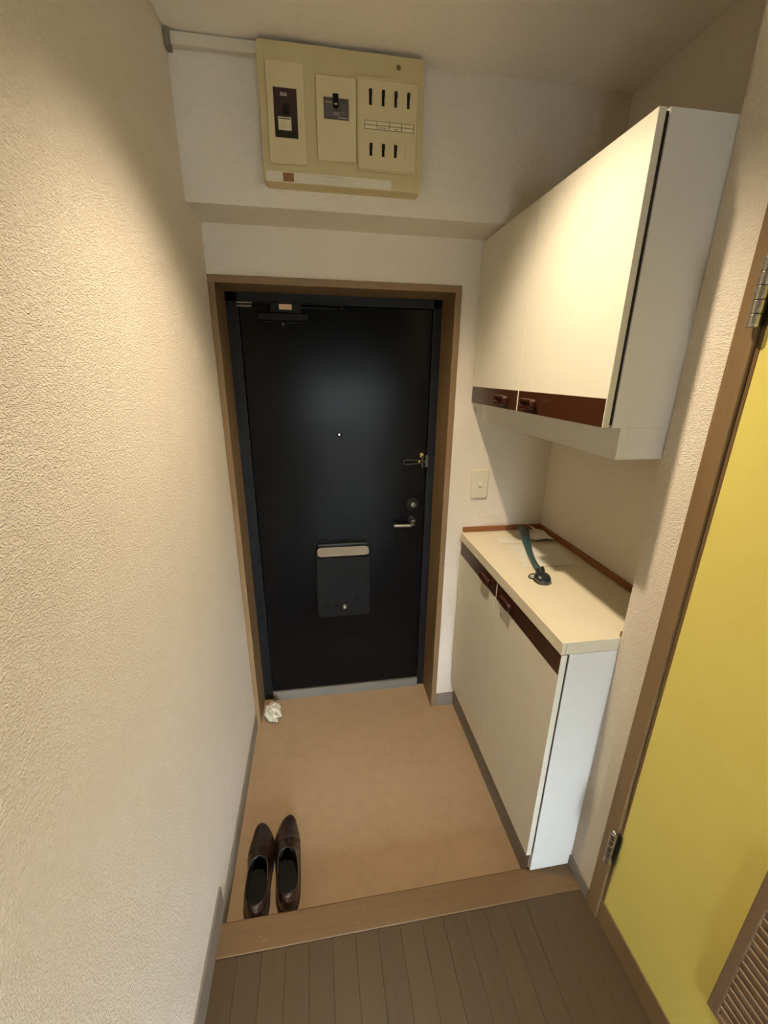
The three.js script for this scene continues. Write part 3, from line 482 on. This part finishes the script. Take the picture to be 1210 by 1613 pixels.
// ---------------------------------------------------------------- on the worktop
const TY = 0.9477;
function sheet(pts, nx, ny, lift, thick) {                      // a bent sheet over the quad pts (world x, z), with real thickness
  const [A, B, C, D] = pts, pos = [], idx = [];
  const P = (u, v) => { const x = (A[0] * (1 - u) + B[0] * u) * (1 - v) + (D[0] * (1 - u) + C[0] * u) * v, z = (A[1] * (1 - u) + B[1] * u) * (1 - v) + (D[1] * (1 - u) + C[1] * u) * v; return [x, TY + lift(u, v, x, z), z]; };
  for (const s of [0, 1]) for (let i = 0; i <= nx; i++) for (let j = 0; j <= ny; j++) { const p = P(i / nx, j / ny); p[1] += s * thick; pos.push(...p); }
  const W = ny + 1, off = (nx + 1) * W, q = (a, b, c, d) => idx.push(a, b, c, a, c, d);
  for (let i = 0; i < nx; i++) for (let j = 0; j < ny; j++) { const a = i * W + j; q(a, a + W, a + W + 1, a + 1); q(off + a, off + a + 1, off + a + W + 1, off + a + W); }
  for (let i = 0; i < nx; i++) { const a = i * W, b = a + W; q(a, off + a, off + b, b); const c = a + ny, d = c + W; q(c, d, off + d, off + c); }
  for (let j = 0; j < ny; j++) { const a = j, b = j + 1; q(a, b, off + b, off + a); const c = nx * W + j, d = c + 1; q(c, off + c, off + d, d); }
  const g = new THREE.BufferGeometry(); g.setAttribute('position', new THREE.Float32BufferAttribute(pos, 3)); g.setIndex(idx); g.computeVertexNormals(); return g;
}
{ const f = (u, v) => 0.0006 + 0.0012 * Math.abs(Math.sin(u * 9 + v * 4)) * (0.4 + 0.6 * Math.abs(u - 0.5)) ;
  tag(part('thin_sheet', sheet([[1.089, 0.172], [1.056, 0.376], [1.268, 0.378], [1.298, 0.195]], 24, 24, f, 0.0003), M.film, scene), 'thin pale sheet lying flat on the worktop under the shoehorn', 'sheet', 'loose sheets on the worktop');
  const f2 = (u, v) => 0.0004 + 0.0008 * Math.abs(Math.sin(u * 7 + v * 5));
  tag(part('thin_sheet', sheet([[1.072, 0.10], [1.066, 0.155], [1.19, 0.165], [1.19, 0.10]], 12, 8, f2, 0.0003), M.film, scene), 'narrow pale strip of sheet lying on the worktop left of the shoehorn handle', 'sheet', 'loose sheets on the worktop');
  const t = thing('folded_paper', 'folded white paper lying in the back corner of the worktop', 'paper', [1.26, TY, 0.1]);
  const q0 = [[1.205, 0.055], [1.21, 0.135], [1.308, 0.155], [1.308, 0.045]];
  part('lower_fold', sheet(q0, 14, 14, (u, v) => 0.0006 + 0.005 * u * v, 0.0006), M.paper, t);
  part('upper_fold', sheet([[1.21, 0.05], [1.212, 0.16], [1.29, 0.176], [1.3, 0.06]], 14, 14, (u, v) => 0.008 + 0.010 * Math.sin(v * 2.2) * (0.6 + 0.4 * u) + 0.002 * Math.sin(u * 8), 0.0006), M.paper, t);
  part('turned_corner', sheet([[1.232, 0.016], [1.236, 0.11], [1.262, 0.10], [1.258, 0.014]], 8, 14, (u, v) => 0.020 + 0.012 * (1 - v) + 0.006 * Math.sin(u * 3), 0.0005), M.paper, t); }
{ const t = thing('shoehorn', 'long dark teal shoehorn with a dark hooked end lying on the worktop', 'shoehorn', [1.15, TY, 0.24]); 
  const c = new THREE.CatmullRomCurve3([[1.216, 0.026, 0.036], [1.203, 0.026, 0.08], [1.183, 0.024, 0.13], [1.153, 0.020, 0.21], [1.12, 0.017, 0.30], [1.098, 0.018, 0.37], [1.083, 0.022, 0.43]].map(([x, y, z]) => new THREE.Vector3(x, TY + y, z)));
  const W = smoothTable([[0, 0.004], [0.03, 0.0135], [0.08, 0.0205], [0.2, 0.0205], [0.4, 0.0160], [0.65, 0.0112], [0.85, 0.0098], [1, 0.0096]]);
  const n = 70, k = 20, pos = [], idx = [];
  for (let i = 0; i <= n; i++) { const u = i / n, p = c.getPoint(u), tg = c.getTangent(u), sd = new THREE.Vector3(0, 1, 0).cross(tg).normalize(), up = tg.clone().cross(sd).normalize(); if (up.y < 0) up.negate();
    const w = W(u), th = 0.0042 - 0.0006 * (1 - u), dish = 0.10 * w * (1 - u);
    for (let j = 0; j < k; j++) { const a = j / k * Math.PI * 2, x = Math.cos(a), y = Math.sin(a); const q = p.clone().addScaledVector(sd, x * w).addScaledVector(up, y * th * Math.sqrt(Math.max(0.05, 1 - 0.8 * x * x)) + dish * (x * x - 0.5)); pos.push(q.x, q.y, q.z); } }
  for (let i = 0; i < n; i++) for (let j = 0; j < k; j++) { const a = i * k + j, b = i * k + (j + 1) % k; idx.push(a, b, a + k, b, b + k, a + k); }
  for (const [o, s] of [[0, 1], [n * k, -1]]) for (let j = 1; j < k - 1; j++) s > 0 ? idx.push(o, o + j + 1, o + j) : idx.push(o, o + j, o + j + 1);
  const g = new THREE.BufferGeometry(); g.setAttribute('position', new THREE.Float32BufferAttribute(pos, 3)); g.setIndex(idx); g.computeVertexNormals();
  part('blade', g, M.teal, t);
  const hk = lathe([[0, 0.020], [0.012, 0.0195], [0.022, 0.016], [0.027, 0.009], [0.028, 0.003], [0.0265, 0.0], [0, 0.0]], 0, 0, 0, 'y', 40); hk.rotateX(0.25); hk.rotateZ(-0.12); hk.translate(1.068, TY + 0.0095, 0.481);
  part('end_disc', hk, M.navy, t);
  const tr = new THREE.TorusGeometry(0.0265, 0.0022, 10, 48); tr.rotateX(Math.PI / 2 + 0.25); tr.rotateZ(-0.12); tr.translate(1.068, TY + 0.0105, 0.481); part('rim', tr, M.satin, t);
  const ferr = []; for (let i = 0; i < 4; i++) { const q = new THREE.TorusGeometry(0.0125 + (i % 2) * 0.001, 0.0034, 8, 28); q.rotateY(0.3); q.rotateX(0.75); q.translate(1.084 - i * 0.002, TY + 0.022 - i * 0.0015, 0.432 + i * 0.0065); ferr.push(q); }
  part('wound_cord', ferr, M.navy, t);
  part('cord_loop', [tube([[1.076, TY + 0.020, 0.447], [1.062, TY + 0.014, 0.447], [1.046, TY + 0.008, 0.442], [1.037, TY + 0.004, 0.450], [1.044, TY + 0.003, 0.460], [1.052, TY + 0.004, 0.464], [1.044, TY + 0.003, 0.471], [1.051, TY + 0.003, 0.478]], 0.0021, 60)], M.cord, t); }

// ---------------------------------------------------------------- crumpled cloth at the foot of the casing
{ const t = new THREE.IcosahedronGeometry(1, 24); const g0 = mergeVertices((() => { t.deleteAttribute('uv'); t.deleteAttribute('normal'); return t; })(), 1e-4);
  const p = g0.attributes.position, v = new THREE.Vector3();
  const fold = (x, y, z) => 1 - Math.abs(Math.sin(2.6 * x + 3.1 * y + 1.7 * Math.sin(2.3 * z + 1.1))) ;
  const fold2 = (x, y, z) => 1 - Math.abs(Math.sin(6.3 * y - 4.2 * x + 3.3 * z + 2.1 * Math.sin(3.1 * x)));
  const fold3 = (x, y, z) => 1 - Math.abs(Math.sin(9.3 * z + 7.2 * y + 2.1 * Math.sin(5.1 * x)));
  for (let i = 0; i < p.count; i++) { v.fromBufferAttribute(p, i); const r = 0.72 + 0.30 * fold(v.x, v.y, v.z) + 0.20 * fold2(v.x, v.y, v.z) + 0.10 * fold3(v.x, v.y, v.z); v.multiplyScalar(r); p.setXYZ(i, v.x * 0.037, Math.max(0.0006, 0.023 + v.y * 0.030 * (v.y < 0 ? 0.9 : 1)), v.z * 0.052); }
  g0.computeVertexNormals(); g0.rotateY(0.12); g0.translate(0.0735, 0, -0.045);
  tag(part('crumpled_cloth', g0, M.cloth, scene), 'crumpled off-white cloth on the floor against the left door casing', 'cloth'); }

renderer.render(scene, camera);
